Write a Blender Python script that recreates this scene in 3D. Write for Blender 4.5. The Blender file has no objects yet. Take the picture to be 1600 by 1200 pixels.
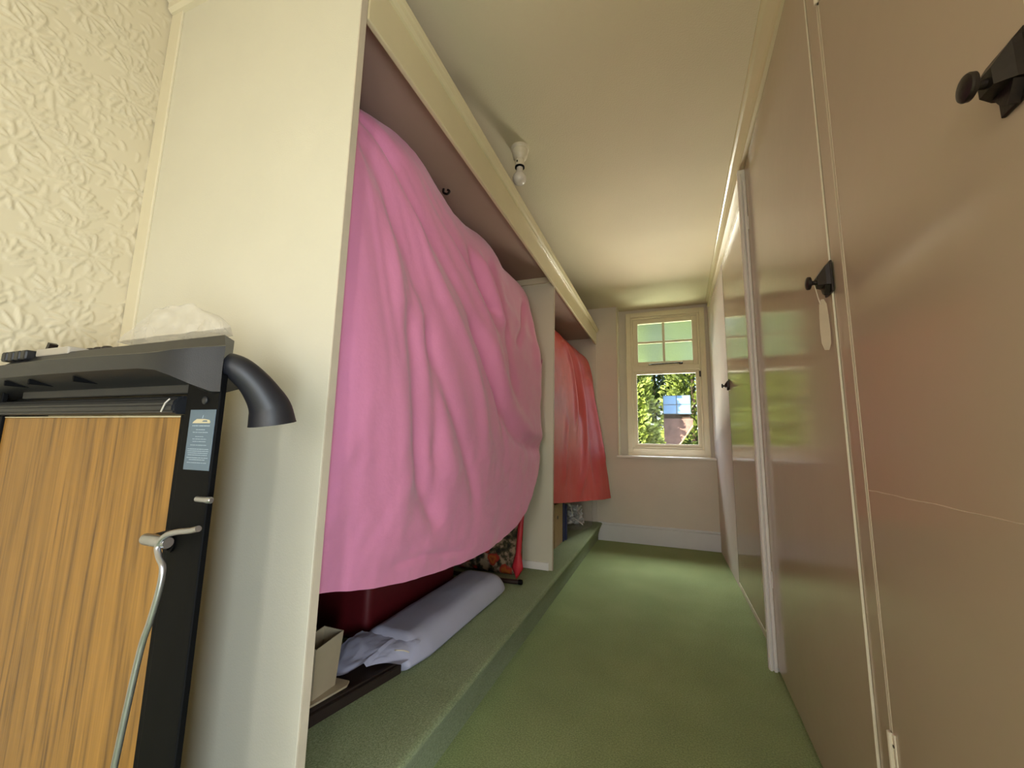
import bpy, bmesh, math, random
import numpy as np
from mathutils import Vector, Matrix, noise

random.seed(4)
rng = np.random.default_rng(4)
sc = bpy.context.scene
col = sc.collection

# ------------------------------------------------------------------ camera
YAW, PITCH, ROLL = math.radians(20.9), math.radians(8.15), math.radians(1.185)
def camera():
    cy, sy, cp, sp = math.cos(YAW), math.sin(YAW), math.cos(PITCH), math.sin(PITCH)
    f = Vector((-sy * cp, cy * cp, sp)); r = Vector((cy, sy, 0)); u = r.cross(f)
    r2 = math.cos(ROLL) * r + math.sin(ROLL) * u
    u2 = -math.sin(ROLL) * r + math.cos(ROLL) * u
    cd = bpy.data.cameras.new('camera'); c = bpy.data.objects.new('camera', cd); col.objects.link(c)
    m = Matrix((r2, u2, -f)).transposed().to_4x4(); m.translation = (0, 0, 0.98)
    c.matrix_world = m
    cd.sensor_width = 36; cd.lens = 630 / 1600 * 36; cd.clip_start = 0.02; cd.clip_end = 300
    sc.camera = c
camera()

# ------------------------------------------------------------------ world, sun, daylight, exposure
sc.view_settings.view_transform = 'Standard'
sc.view_settings.look = 'None'
sc.view_settings.gamma = 1
sc.view_settings.use_curve_mapping = False
sc.view_settings.exposure = 0.35
w = bpy.data.worlds.new('sky'); sc.world = w; w.use_nodes = True
nt = w.node_tree
sky = nt.nodes.new('ShaderNodeTexSky'); sky.sky_type = 'NISHITA'; sky.sun_disc = False
sky.sun_elevation = math.radians(48); sky.sun_rotation = math.radians(200)
nt.links.new(sky.outputs[0], nt.nodes['Background'].inputs[0])
nt.nodes['Background'].inputs[1].default_value = 0.30

def lamp(name, kind, loc, direction, energy, color, **kw):
    l = bpy.data.lights.new(name, kind); o = bpy.data.objects.new(name, l); col.objects.link(o)
    o.location = loc; o.rotation_euler = Vector(direction).to_track_quat('-Z', 'Y').to_euler()
    l.energy = energy; l.color = color
    for k, v in kw.items(): setattr(l, k, v)
    return o
lamp('sun', 'SUN', (-6, -10, 12), (0.40, 0.75, -0.62), 11, (1.0, 0.93, 0.80), angle=0.01)
# daylight through the window in the right wall just behind the camera
lamp('window_daylight', 'AREA', (0.60, -0.56, 0.66), (-1, 0.40, -0.04), 22, (0.78, 0.90, 1.0), shape='RECTANGLE', size=0.24, size_y=0.80)
lamp('window_daylight_rear', 'AREA', (0.60, -1.19, 1.10), (-1, 0.5, 0.0), 15, (1.0, 0.97, 0.90), shape='RECTANGLE', size=0.26, size_y=0.80)
# added fill lamp behind the rear doorway, lifting the general ambient light
lamp('rear_fill', 'AREA', (-0.05, -2.35, 1.3), (0.0, 1, 0.03), 17, (1.0, 0.94, 0.85), shape='RECTANGLE', size=0.8, size_y=1.7)
# added area lamp high outside the end window, brightening the far end
lamp('end_fill_high', 'AREA', (0.1, 6.6, 3.9), (-0.04, -2.2, -2.4), 330, (0.92, 0.97, 1.0), shape='RECTANGLE', size=2.2, size_y=1.4)
# added area lamp below the end window's sill line, brightening the far ceiling
lamp('end_fill_low', 'AREA', (0.0, 6.8, 0.15), (0, -1.0, 0.50), 300, (1.0, 0.96, 0.80), shape='RECTANGLE', size=2.4, size_y=1.0)

# ------------------------------------------------------------------ helpers
def lin(c):
    if isinstance(c, str):
        c = [int(c[i:i + 2], 16) / 255 for i in (0, 2, 4)]
    return tuple((x / 12.92 if x <= 0.04045 else ((x + 0.055) / 1.055) ** 2.4) for x in c)

def mat(name, color, rough=0.5, var=0.06, scale=6.0, bump=0.0, bscale=60.0, metal=0.0, spec=0.5, coat=0.0, stretch=None, detail=4, sheen=0.0, bdist=0.01):
    m = bpy.data.materials.new(name); m.use_nodes = True
    t = m.node_tree; b = t.nodes['Principled BSDF']
    c = lin(color)
    tc = t.nodes.new('ShaderNodeTexCoord'); mp = t.nodes.new('ShaderNodeMapping')
    t.links.new(tc.outputs['Object'], mp.inputs[0])
    if stretch: mp.inputs['Scale'].default_value = stretch
    n = t.nodes.new('ShaderNodeTexNoise'); n.inputs['Scale'].default_value = scale; n.inputs['Detail'].default_value = detail
    t.links.new(mp.outputs[0], n.inputs[0])
    r = t.nodes.new('ShaderNodeValToRGB')
    r.color_ramp.elements[0].position = 0.3; r.color_ramp.elements[1].position = 0.7
    r.color_ramp.elements[0].color = (*[max(0, x * (1 - var)) for x in c], 1)
    r.color_ramp.elements[1].color = (*[min(1, x * (1 + var)) for x in c], 1)
    t.links.new(n.outputs[0], r.inputs[0]); t.links.new(r.outputs[0], b.inputs['Base Color'])
    b.inputs['Roughness'].default_value = rough; b.inputs['Metallic'].default_value = metal
    b.inputs['Specular IOR Level'].default_value = spec
    b.inputs['Coat Weight'].default_value = coat
    if coat: b.inputs['Coat Roughness'].default_value = 0.05
    if sheen: b.inputs['Sheen Weight'].default_value = sheen
    if bump:
        n2 = t.nodes.new('ShaderNodeTexNoise'); n2.inputs['Scale'].default_value = bscale; n2.inputs['Detail'].default_value = 3
        t.links.new(mp.outputs[0], n2.inputs[0])
        bp = t.nodes.new('ShaderNodeBump'); bp.inputs['Strength'].default_value = bump; bp.inputs['Distance'].default_value = bdist
        t.links.new(n2.outputs[0], bp.inputs['Height']); t.links.new(bp.outputs[0], b.inputs['Normal'])
    return m

def carpet_mat(name, a, b, c):
    m = bpy.data.materials.new(name); m.use_nodes = True
    t = m.node_tree; p = t.nodes['Principled BSDF']; tc = t.nodes.new('ShaderNodeTexCoord')
    def nz(scale, det):
        n = t.nodes.new('ShaderNodeTexNoise'); n.inputs['Scale'].default_value = scale; n.inputs['Detail'].default_value = det
        t.links.new(tc.outputs['Object'], n.inputs[0]); return n
    big, fine, pile = nz(3.5, 3), nz(190, 4), nz(330, 2)
    s1 = t.nodes.new('ShaderNodeMath'); s1.operation = 'MULTIPLY_ADD'; s1.inputs[1].default_value = 0.25
    s2 = t.nodes.new('ShaderNodeMath'); s2.operation = 'MULTIPLY'; s2.inputs[1].default_value = 0.75
    t.links.new(fine.outputs[0], s2.inputs[0]); t.links.new(big.outputs[0], s1.inputs[0]); t.links.new(s2.outputs[0], s1.inputs[2])
    r = t.nodes.new('ShaderNodeValToRGB'); e = r.color_ramp.elements
    e[0].position = 0.36; e[0].color = (*lin(a), 1); e[1].position = 0.64; e[1].color = (*lin(c), 1); x = e.new(0.5); x.color = (*lin(b), 1)
    t.links.new(s1.outputs[0], r.inputs[0]); t.links.new(r.outputs[0], p.inputs['Base Color'])
    p.inputs['Roughness'].default_value = 1.0; p.inputs['Specular IOR Level'].default_value = 0.1; p.inputs['Sheen Weight'].default_value = 0.25
    bp = t.nodes.new('ShaderNodeBump'); bp.inputs['Strength'].default_value = 0.9; bp.inputs['Distance'].default_value = 0.008
    t.links.new(pile.outputs[0], bp.inputs['Height']); t.links.new(bp.outputs[0], p.inputs['Normal'])
    return m

def wood_mat():
    m = bpy.data.materials.new('oak_veneer'); m.use_nodes = True
    t = m.node_tree; b = t.nodes['Principled BSDF']
    tc = t.nodes.new('ShaderNodeTexCoord')
    def nz(sc_, scale, det, dist=0.0):
        mp = t.nodes.new('ShaderNodeMapping'); mp.inputs['Scale'].default_value = sc_
        t.links.new(tc.outputs['Object'], mp.inputs[0])
        n = t.nodes.new('ShaderNodeTexNoise'); n.inputs['Scale'].default_value = scale; n.inputs['Detail'].default_value = det
        n.inputs['Distortion'].default_value = dist
        t.links.new(mp.outputs[0], n.inputs[0]); return n
    a = nz((1, 1, 0.05), 55, 5, 0.6); f = nz((1, 1, 0.03), 190, 3)
    mx = t.nodes.new('ShaderNodeMath'); mx.operation = 'MULTIPLY_ADD'; mx.inputs[1].default_value = 0.35
    t.links.new(f.outputs[0], mx.inputs[0]); 
    m2 = t.nodes.new('ShaderNodeMath'); m2.operation = 'MULTIPLY'; m2.inputs[1].default_value = 0.65
    t.links.new(a.outputs[0], m2.inputs[0]); t.links.new(m2.outputs[0], mx.inputs[2])
    r = t.nodes.new('ShaderNodeValToRGB')
    e = r.color_ramp.elements
    e[0].position = 0.36; e[0].color = (*lin('5a3a0e'), 1); e[1].position = 0.62; e[1].color = (*lin('966a28'), 1)
    x = e.new(0.46); x.color = (*lin('80591e'), 1)
    t.links.new(mx.outputs[0], r.inputs[0]); t.links.new(r.outputs[0], b.inputs['Base Color'])
    b.inputs['Roughness'].default_value = 0.38
    return m

def glass_mat(name, tint=(1, 1, 1), gloss=0.004):
    m = bpy.data.materials.new(name); m.use_nodes = True
    t = m.node_tree; t.nodes.clear()
    o = t.nodes.new('ShaderNodeOutputMaterial'); a = t.nodes.new('ShaderNodeBsdfTransparent'); a.inputs[0].default_value = (*tint, 1)
    g = t.nodes.new('ShaderNodeBsdfGlossy'); g.inputs['Roughness'].default_value = 0.02
    x = t.nodes.new('ShaderNodeMixShader'); x.inputs[0].default_value = gloss
    t.links.new(a.outputs[0], x.inputs[1]); t.links.new(g.outputs[0], x.inputs[2]); t.links.new(x.outputs[0], o.inputs[0])
    return m

def obscure_glass():
    m = bpy.data.materials.new('obscure_glass'); m.use_nodes = True
    t = m.node_tree; t.nodes.clear()
    o = t.nodes.new('ShaderNodeOutputMaterial')
    g = t.nodes.new('ShaderNodeBsdfRefraction'); g.inputs['Roughness'].default_value = 0.42; g.inputs['IOR'].default_value = 1.12
    g.inputs[0].default_value = (0.93, 1.0, 0.92, 1)
    tr = t.nodes.new('ShaderNodeBsdfTranslucent'); tr.inputs[0].default_value = (0.85, 0.93, 0.85, 1)
    n = t.nodes.new('ShaderNodeTexNoise'); n.inputs['Scale'].default_value = 70
    tc = t.nodes.new('ShaderNodeTexCoord'); t.links.new(tc.outputs['Object'], n.inputs[0])
    bp = t.nodes.new('ShaderNodeBump'); bp.inputs['Strength'].default_value = 0.5; bp.inputs['Distance'].default_value = 0.01
    t.links.new(n.outputs[0], bp.inputs['Height']); t.links.new(bp.outputs[0], g.inputs['Normal'])
    x = t.nodes.new('ShaderNodeMixShader'); x.inputs[0].default_value = 0.03
    t.links.new(g.outputs[0], x.inputs[1]); t.links.new(tr.outputs[0], x.inputs[2]); t.links.new(x.outputs[0], o.inputs[0])
    return m

def plastic_film(name, color, alpha, rough=0.25):
    m = bpy.data.materials.new(name); m.use_nodes = True
    t = m.node_tree; b = t.nodes['Principled BSDF']
    b.inputs['Base Color'].default_value = (*lin(color), 1); b.inputs['Roughness'].default_value = rough
    n = t.nodes.new('ShaderNodeTexNoise'); n.inputs['Scale'].default_value = 30
    tc = t.nodes.new('ShaderNodeTexCoord'); t.links.new(tc.outputs['Object'], n.inputs[0])
    mr = t.nodes.new('ShaderNodeMapRange'); mr.inputs[3].default_value = alpha * 0.7; mr.inputs[4].default_value = min(1, alpha * 1.3)
    t.links.new(n.outputs[0], mr.inputs[0]); t.links.new(mr.outputs[0], b.inputs['Alpha'])
    return m

def leaf_mat(name, cols):
    m = bpy.data.materials.new(name); m.use_nodes = True
    t = m.node_tree; b = t.nodes['Principled BSDF']
    g = t.nodes.new('ShaderNodeNewGeometry'); r = t.nodes.new('ShaderNodeValToRGB')
    e = r.color_ramp.elements
    for i, c in enumerate(cols):
        p = i / (len(cols) - 1)
        x = e[0] if i == 0 else e[1] if i == len(cols) - 1 else e.new(p)
        x.position = p; x.color = (*lin(c), 1)
    t.links.new(g.outputs['Random Per Island'], r.inputs[0]); t.links.new(r.outputs[0], b.inputs['Base Color'])
    b.inputs['Roughness'].default_value = 0.6
    return m

def floral_mat():
    m = bpy.data.materials.new('floral_tapestry'); m.use_nodes = True
    t = m.node_tree; b = t.nodes['Principled BSDF']
    tc = t.nodes.new('ShaderNodeTexCoord')
    def ramp(src, pts):
        r = t.nodes.new('ShaderNodeValToRGB'); e = r.color_ramp.elements
        for i, (p, c) in enumerate(pts):
            x = e[i] if i < 2 else e.new(p); x.position = p; x.color = (*lin(c), 1) if isinstance(c, str) else (c, c, c, 1)
        t.links.new(src, r.inputs[0]); return r.outputs[0]
    n = t.nodes.new('ShaderNodeTexNoise'); n.inputs['Scale'].default_value = 26; n.inputs['Detail'].default_value = 5
    t.links.new(tc.outputs['Object'], n.inputs[0])
    base = ramp(n.outputs[0], [(0.36, '1c1a12'), (0.62, 'a08a6c'), (0.48, '4a4228'), (0.55, '8a705c')])
    v = t.nodes.new('ShaderNodeTexVoronoi'); v.inputs['Scale'].default_value = 9; v.inputs['Randomness'].default_value = 1
    mp = t.nodes.new('ShaderNodeVectorMath'); mp.operation = 'ADD'
    n3 = t.nodes.new('ShaderNodeTexNoise'); n3.inputs['Scale'].default_value = 20
    t.links.new(tc.outputs['Object'], n3.inputs[0])
    s3 = t.nodes.new('ShaderNodeVectorMath'); s3.operation = 'SCALE'; s3.inputs['Scale'].default_value = 0.06
    t.links.new(n3.outputs[1], s3.inputs[0]); t.links.new(tc.outputs['Object'], mp.inputs[0]); t.links.new(s3.outputs[0], mp.inputs[1])
    t.links.new(mp.outputs[0], v.inputs[0])
    flower = ramp(v.outputs['Distance'], [(0.0, '7a1a08'), (0.45, '8c2414'), (0.18, 'a85a14'), (0.32, 'a02814')])
    mask = ramp(v.outputs['Distance'], [(0.33, 1.0), (0.40, 0.0)])
    mx = t.nodes.new('ShaderNodeMix'); mx.data_type = 'RGBA'
    t.links.new(mask, mx.inputs[0]); t.links.new(base, mx.inputs[6]); t.links.new(flower, mx.inputs[7])
    t.links.new(mx.outputs[2], b.inputs['Base Color']); b.inputs['Roughness'].default_value = 0.85
    return m

M = {
    'cream': mat('cream_gloss_paint', 'dcd2b6', 0.32, 0.03, 3),
    'panel': mat('cream_board_paint', 'd3cdb9', 0.55, 0.03, 2.5, 0.06, 240),
    'lipping': mat('board_edge_paint', 'c4b7a2', 0.5, 0.05, 20),
    'fascia': mat('fascia_gloss_paint', 'd3c6a0', 0.22, 0.04, 3, 0.04, 20),
    'wallpaper': mat('embossed_wallpaper_paint', 'd1c6aa', 0.6, 0.03, 2),
    'wall': mat('emulsion_wall', 'ddd3c8', 0.7, 0.04, 3, 0.25, 120, bdist=0.004),
    'ceiling': mat('textured_ceiling', 'd6c9a8', 0.75, 0.04, 1.2, 0.30, 150, bdist=0.005),
    'soffit': mat('soffit_shaded_paint', 'a68c7c', 0.7, 0.05, 3),  # light board paint, darkened so its colour carries the shade
    'white': mat('white_gloss_paint', 'ece8e4', 0.35, 0.03, 5),
    'window': mat('window_frame_paint', 'e6dcc0', 0.35, 0.03, 8),
    'door': mat('magnolia_gloss_door', 'c0af9a', 0.13, 0.03, 1.4, 0.035, 9, spec=0.6, bdist=0.02),
    'dooredge': mat('door_edge_lit_paint', 'e0d6c2', 0.35, 0.04, 20),  # white edge paint with the catch of side window light in its colour
    'carpet': carpet_mat('green_carpet', '7d9058', '94a568', 'acbd80'), 'stepcarpet': carpet_mat('step_carpet_lit_grey', '76865c', '8e9d70', 'a5b388'),  # step copy is greyer: the tint of its light is in the colour
    'pink': mat('pink_cotton', 'ea93bc', 0.8, 0.03, 3, 0.25, 55, sheen=0.3, bdist=0.004),
    'coral': mat('coral_satin', 'c84a48', 0.42, 0.04, 4, 0.1, 40, spec=0.45, bdist=0.004),
    'black': mat('black_powder_coat', '060607', 0.65, 0.1, 40, spec=0.12),
    'charcoal': mat('charcoal_plastic', '1b1c1f', 0.42, 0.05, 30, 0.15, 600, bdist=0.001),
    'grip': mat('dark_foam_grip', '1d1d22', 0.5, 0.06, 30),
    'grey': mat('grey_plastic', 'b4ada0', 0.45, 0.03, 30),
    'steel': mat('zinc_steel', 'a9a9ac', 0.3, 0.05, 60, metal=0.9),
    'sticker': mat('slate_label', '54636f', 0.5, 0.03, 40),
    'gold': mat('gold_print', 'b5a98a', 0.5, 0.03, 40),
    'print': mat('pale_print', '8b98a0', 0.6, 0.03, 40),
    'iron': mat('dark_bronze_latch', '241c1a', 0.38, 0.2, 60, 0.2, 120, metal=0.35, bdist=0.002),
    'lavender': mat('lavender_cover', 'b4b5cb', 0.6, 0.04, 6, 0.15, 90, bdist=0.003),
    'maroon': mat('maroon_vinyl', '5a1016', 0.5, 0.1, 30),
    'darkwood': mat('dark_stained_board', '2a1e17', 0.6, 0.2, 12),
    'ivory': mat('ivory_plastic', 'b9a98c', 0.45, 0.05, 12),
    'ribbon': mat('red_ribbon', 'c8303c', 0.4, 0.05, 20),
    'buff': mat('buff_card', 'b59c78', 0.8, 0.05, 20),
    'navy': mat('navy_card', '2b3565', 0.6, 0.08, 20),
    'foil': mat('silver_foil', 'd8dde2', 0.28, 0.3, 25, metal=0.5),
    'ceramic': mat('ivory_bakelite', 'ddd2ba', 0.3, 0.02, 20),
    'bulb': mat('opal_glass', 'd9d0c4', 0.25, 0.02, 20),
    'tag': mat('cream_tag', 'bfae98', 0.7, 0.05, 30),
    'string': mat('white_string', 'd8cdb8', 0.8, 0.05, 60),
    'roof': mat('brown_roof', '86685a', 0.8, 0.35, 9, 0.5, 20, detail=8),
    'brick': mat('pale_brick', '8d8278', 0.9, 0.4, 14, detail=8),
    'skyglass': mat('sky_reflection_glass', '86b8ea', 0.15, 0.06, 5),  # sky reflection painted as the panes' blue base colour
    'shedframe': mat('grey_frame', '6c7880', 0.5, 0.05, 10),
    'grass': mat('lawn', '5d6b33', 0.95, 0.2, 4),
    'bark': mat('bark', '4a3b2c', 0.9, 0.2, 20),
    'wood': wood_mat(), 'floral': floral_mat(),
    'glass': glass_mat('clear_glass'), 'obscure': obscure_glass(),
    'film': plastic_film('plastic_film', 'd8d0c0', 0.36), 'clearfilm': plastic_film('clear_film', 'ded6d0', 0.12, 0.1),
    'leaf': leaf_mat('conifer_leaf', ['56662c', '86983e', 'b0bc58', 'ccd078', 'd2c08a', '9cac4c']),
    'leafdark': leaf_mat('dark_conifer_leaf', ['344422', '566e34', '84983e', 'a8b858', '6a8038']),
}

def tag_obj(o, label=None, cat=None, group=None, kind=None):
    if label: o['label'] = label
    if cat: o['category'] = cat
    if group: o['group'] = group
    if kind: o['kind'] = kind
    return o

def link(name, me, m, parent=None, smooth=False):
    if smooth:
        for p in me.polygons: p.use_smooth = True
    o = bpy.data.objects.new(name, me); col.objects.link(o)
    me.materials.append(m)
    if parent is not None: o.parent = parent
    return o

def base_of(o):
    v = Vector((0, 0, 0))
    while o is not None: v += Vector(o.location); o = o.parent
    return v

def finish(name, bm, m, parent=None, smooth=False, angle=None):
    """bm holds world coordinates; they become local to the thing's base."""
    if parent is not None:
        off = base_of(parent)
    else:
        xs = [v.co for v in bm.verts]
        off = Vector(((min(c.x for c in xs) + max(c.x for c in xs)) / 2, (min(c.y for c in xs) + max(c.y for c in xs)) / 2, min(c.z for c in xs)))
    bmesh.ops.translate(bm, verts=bm.verts, vec=-off)
    bmesh.ops.recalc_face_normals(bm, faces=bm.faces)
    me = bpy.data.meshes.new(name); bm.to_mesh(me); bm.free()
    o = link(name, me, m, parent, smooth)
    if smooth and angle:
        for e in me.edges: pass
        me.set_sharp_from_angle(angle=math.radians(angle))
    if parent is None: o.location = off
    return o

def thing(name, label, cat, loc, group=None):
    o = bpy.data.objects.new(name, None); col.objects.link(o)
    o.empty_display_size = 0.1; o.location = loc
    return tag_obj(o, label, cat, group)

def box_into(bm, x0, x1, y0, y1, z0, z1, bev=0.0, seg=2):
    r = bmesh.ops.create_cube(bm, size=1)
    vs = r['verts']
    bmesh.ops.scale(bm, verts=vs, vec=(abs(x1 - x0), abs(y1 - y0), abs(z1 - z0)))
    bmesh.ops.translate(bm, verts=vs, vec=((x0 + x1) / 2, (y0 + y1) / 2, (z0 + z1) / 2))
    if bev:
        es = list({e for v in vs for e in v.link_edges})
        bmesh.ops.bevel(bm, geom=es, offset=bev, segments=seg, affect='EDGES', profile=0.5)
    return bm

def box(name, x0, x1, y0, y1, z0, z1, m, parent=None, bev=0.002, seg=2):
    bm = bmesh.new(); box_into(bm, x0, x1, y0, y1, z0, z1, bev, seg)
    return finish(name, bm, m, parent)

def prism(bm, pts2, axis, a, b):
    """extrude a polygon along an axis; pts2 are the two other coordinates in order."""
    def mk(p, t):
        return {'x': (t, p[0], p[1]), 'y': (p[0], t, p[1]), 'z': (p[0], p[1], t)}[axis]
    A = [bm.verts.new(mk(p, a)) for p in pts2]; B = [bm.verts.new(mk(p, b)) for p in pts2]
    bm.faces.new(A); bm.faces.new(B[::-1])
    n = len(A)
    for i in range(n): bm.faces.new((A[i], A[(i + 1) % n], B[(i + 1) % n], B[i]))
    return bm

def spline(pts, n):
    """Catmull-Rom through pts (any dimension), n samples."""
    P = np.array(pts, float); k = len(P)
    out = []
    for t in np.linspace(0, k - 1, n):
        i = min(int(t), k - 2); u = t - i
        p0 = P[max(i - 1, 0)]; p1 = P[i]; p2 = P[i + 1]; p3 = P[min(i + 2, k - 1)]
        out.append(0.5 * ((2 * p1) + (p2 - p0) * u + (2 * p0 - 5 * p1 + 4 * p2 - p3) * u * u + (3 * p1 - p0 - 3 * p2 + p3) * u ** 3))
    return np.array(out)

def tube(bm, pts, r, n=12, samples=None, caps=True):
    P = spline(pts, samples) if samples else np.array(pts, float)
    R = np.interp(np.linspace(0, 1, len(P)), np.linspace(0, 1, len(r)), r) if isinstance(r, (list, tuple)) else np.full(len(P), r)
    up = None; rings = []
    for i, p in enumerate(P):
        d = Vector(P[min(i + 1, len(P) - 1)] - P[max(i - 1, 0)]).normalized()
        if up is None:
            up = d.orthogonal().normalized()
        up = (up - d * up.dot(d)).normalized(); s = d.cross(up)
        rings.append([bm.verts.new(Vector(p) + (up * math.cos(a) + s * math.sin(a)) * R[i]) for a in [2 * math.pi * k / n for k in range(n)]])
    for a, b in zip(rings, rings[1:]):
        for k in range(n): bm.faces.new((a[k], a[(k + 1) % n], b[(k + 1) % n], b[k]))
    if caps: bm.faces.new(rings[0][::-1]); bm.faces.new(rings[-1])
    return bm

def lathe(bm, prof, center, axis=(0, 0, 1), n=24):
    """prof: (radius, height along axis)."""
    ax = Vector(axis).normalized(); u = ax.orthogonal().normalized(); v = ax.cross(u); c = Vector(center)
    rings = []
    for r, h in prof:
        rings.append([bm.verts.new(c + ax * h + (u * math.cos(a) + v * math.sin(a)) * max(r, 1e-4)) for a in [2 * math.pi * k / n for k in range(n)]])
    for a, b in zip(rings, rings[1:]):
        for k in range(n): bm.faces.new((a[k], a[(k + 1) % n], b[(k + 1) % n], b[k]))
    bm.faces.new(rings[0][::-1]); bm.faces.new(rings[-1])
    return bm

def grid_mesh(bm, V):
    """V: (n, m, 3) array."""
    n, m = V.shape[:2]
    vs = [[bm.verts.new(V[i, j]) for j in range(m)] for i in range(n)]
    for i in range(n - 1):
        for j in range(m - 1): bm.faces.new((vs[i][j], vs[i + 1][j], vs[i + 1][j + 1], vs[i][j + 1]))
    return vs

def fbm(x, y, z=0.0, o=3):
    return sum(noise.noise(Vector((x * 2 ** k, y * 2 ** k, z + 7.3 * k))) / 2 ** k for k in range(o))

def structure(o, label=None):
    o['kind'] = 'structure'
    if label: o['label'] = label
    return o

# ------------------------------------------------------------------ room shell
H = 2.475
structure(box('floor', -1.62, 0.60, -2.3, 4.45, -0.10, 0.0, M['carpet'], bev=0), 'green cut pile carpet along the corridor')
structure(box('ceiling', -1.62, 0.66, -2.3, 4.80, H, H + 0.08, M['ceiling'], bev=0), 'cream textured ceiling')

# carpeted step in front of the open wardrobes: rounded nosing along x = -0.645
bm = bmesh.new()
prism(bm, [(-0.690, -0.01), (-0.684, 0.05), (-0.668, 0.11), (-0.652, 0.145), (-0.645, 0.158), (-0.6455, 0.166), (-0.650, 0.172), (-0.660, 0.175), (-1.5, 0.175), (-1.5, -0.01)], 'y', 0.702, 4.396)
step = finish('floor_step', bm, M['stepcarpet'], None)
structure(step, 'green carpeted step along the left side')

# left wall with embossed floral relief where it is seen from near
def anaglypta():
    y0, y1, z0, z1, s = -0.35, 0.677, 0.12, H, 0.0036
    ny, nz = int((y1 - y0) / s), int((z1 - z0) / s)
    Y, Z = np.meshgrid(np.linspace(y0, y1, ny), np.linspace(z0, z1, nz), indexing='ij')
    Hh = np.zeros_like(Y)
    def petal(cx, cz, ang, L, W, h):
        ux, uz = math.cos(ang), math.sin(ang)
        mx, mz = cx + ux * L * 0.5, cz + uz * L * 0.5
        R = L * 0.6
        a0, a1 = np.searchsorted(Y[:, 0], [mx - R, mx + R]); b0, b1 = np.searchsorted(Z[0], [mz - R, mz + R])
        if a1 <= a0 or b1 <= b0: return
        yy, zz = Y[a0:a1, b0:b1] - cx, Z[a0:a1, b0:b1] - cz
        t = (yy * ux + zz * uz) / L; q = (-yy * uz + zz * ux) / W
        q = q + 0.25 * np.sin(t * 3)
        width = np.sqrt(np.clip(np.sin(np.pi * np.clip(t, 0, 1) ** 0.8), 0, 1)) * 0.5 + 1e-6
        e = np.abs(q) / width
        mask = (t > 0.02) & (t < 0.98) & (e < 1)
        prof = h * (np.clip(1 - e ** 4, 0, 1) * 0.75 + 0.25 * np.clip(1 - e, 0, 1)) * (0.75 + 0.25 * t)
        sub = Hh[a0:a1, b0:b1]
        sub[mask] = prof[mask]
    r = random.Random(11)
    for _ in range(3400):
        petal(r.uniform(y0, y1), r.uniform(z0, z1), r.gauss(math.pi / 2, 0.9), r.uniform(.02, .045), r.uniform(.008, .014), r.uniform(.0022, .0040))
    for _ in range(300):
        cx, cz = r.uniform(y0, y1), r.uniform(z0, z1); a0 = r.uniform(0, 6.28); n = r.randint(8, 13)
        kind = r.random()
        for k in range(n):
            if kind < 0.55: a = a0 + 2 * math.pi * k / n
            else: a = math.pi / 2 + (k - n / 2) * 0.28
            petal(cx + 0.008 * math.cos(a), cz + 0.008 * math.sin(a), a + r.gauss(0, .08), r.uniform(.03, .062), r.uniform(.010, .016), r.uniform(.0034, .0056))
    V = np.stack([np.full_like(Y, -1.5) + Hh, Y, Z], -1)
    nv = ny * nz
    idx = np.arange(nv).reshape(ny, nz)
    F = np.stack([idx[:-1, :-1], idx[1:, :-1], idx[1:, 1:], idx[:-1, 1:]], -1).reshape(-1, 4)
    me = bpy.data.meshes.new('wallpaper')
    me.from_pydata(V.reshape(-1, 3).tolist(), [], F.tolist())
    return me
wl = structure(box('wall_left', -1.60, -1.5003, -2.3, 4.6, -0.02, H, M['wallpaper'], bev=0), 'left wall hung with embossed floral wallpaper painted cream')
wp = link('wallpaper', anaglypta(), M['wallpaper'], wl, True)
wp.location = -Vector(wl.location)

# end wall: pier, apron below the window, back of the window recess
bm = bmesh.new()
box_into(bm, -1.5, -0.468, 4.397, 4.62, 0, H)
box_into(bm, -0.468, 0.56, 4.397, 4.62, 0, 0.842)
box_into(bm, -0.468, -0.385, 4.58, 4.62, 0.86, H)
box_into(bm, 0.415, 0.56, 4.58, 4.62, 0.86, H)
box_into(bm, -0.385, 0.415, 4.58, 4.62, 2.43, H)
structure(finish('wall_end', bm, M['wall']), 'end wall with a recessed window')
M['skirting'] = mat('skirting_paint', 'dedee2', 0.4, 0.03, 5)
structure(box('baseboard_end', -0.686, 0.45, 4.372, 4.397, 0.0, 0.158, M['skirting'], bev=0.004), 'white skirting board below the window')
structure(box('trim_4', -0.686, 0.45, 4.378, 4.397, 0.158, 0.180, M['skirting'], bev=0.006), 'moulded top of the skirting board')
structure(box('trim_5', -0.474, -0.462, 4.388, 4.58, 0.86, H, M['cream'], bev=0.002), 'pale edge of the window recess')

# right wall
bm = bmesh.new()
box_into(bm, 0.450, 0.56, 3.388, 4.60, 0, H)
box_into(bm, 0.482, 0.56, 0.52, 3.388, 0, H)
box_into(bm, 0.43, 0.56, -2.3, -1.42, 0, H)
box_into(bm, 0.43, 0.56, -0.28, 0.52, 0, H)
box_into(bm, 0.43, 0.56, -1.42, -0.28, 0, 0.12)
box_into(bm, 0.43, 0.56, -1.42, -0.28, 1.72, H)
structure(finish('wall_right', bm, M['wall']), 'right wall')
# back wall with an open doorway
bm = bmesh.new()
box_into(bm, -1.5, -0.50, -2.3, -2.2, 0, H); box_into(bm, 0.40, 0.43, -2.3, -2.2, 0, H); box_into(bm, -0.50, 0.40, -2.3, -2.2, 2.2, H)
structure(finish('wall_back', bm, M['wall']), 'wall behind the viewer')

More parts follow.
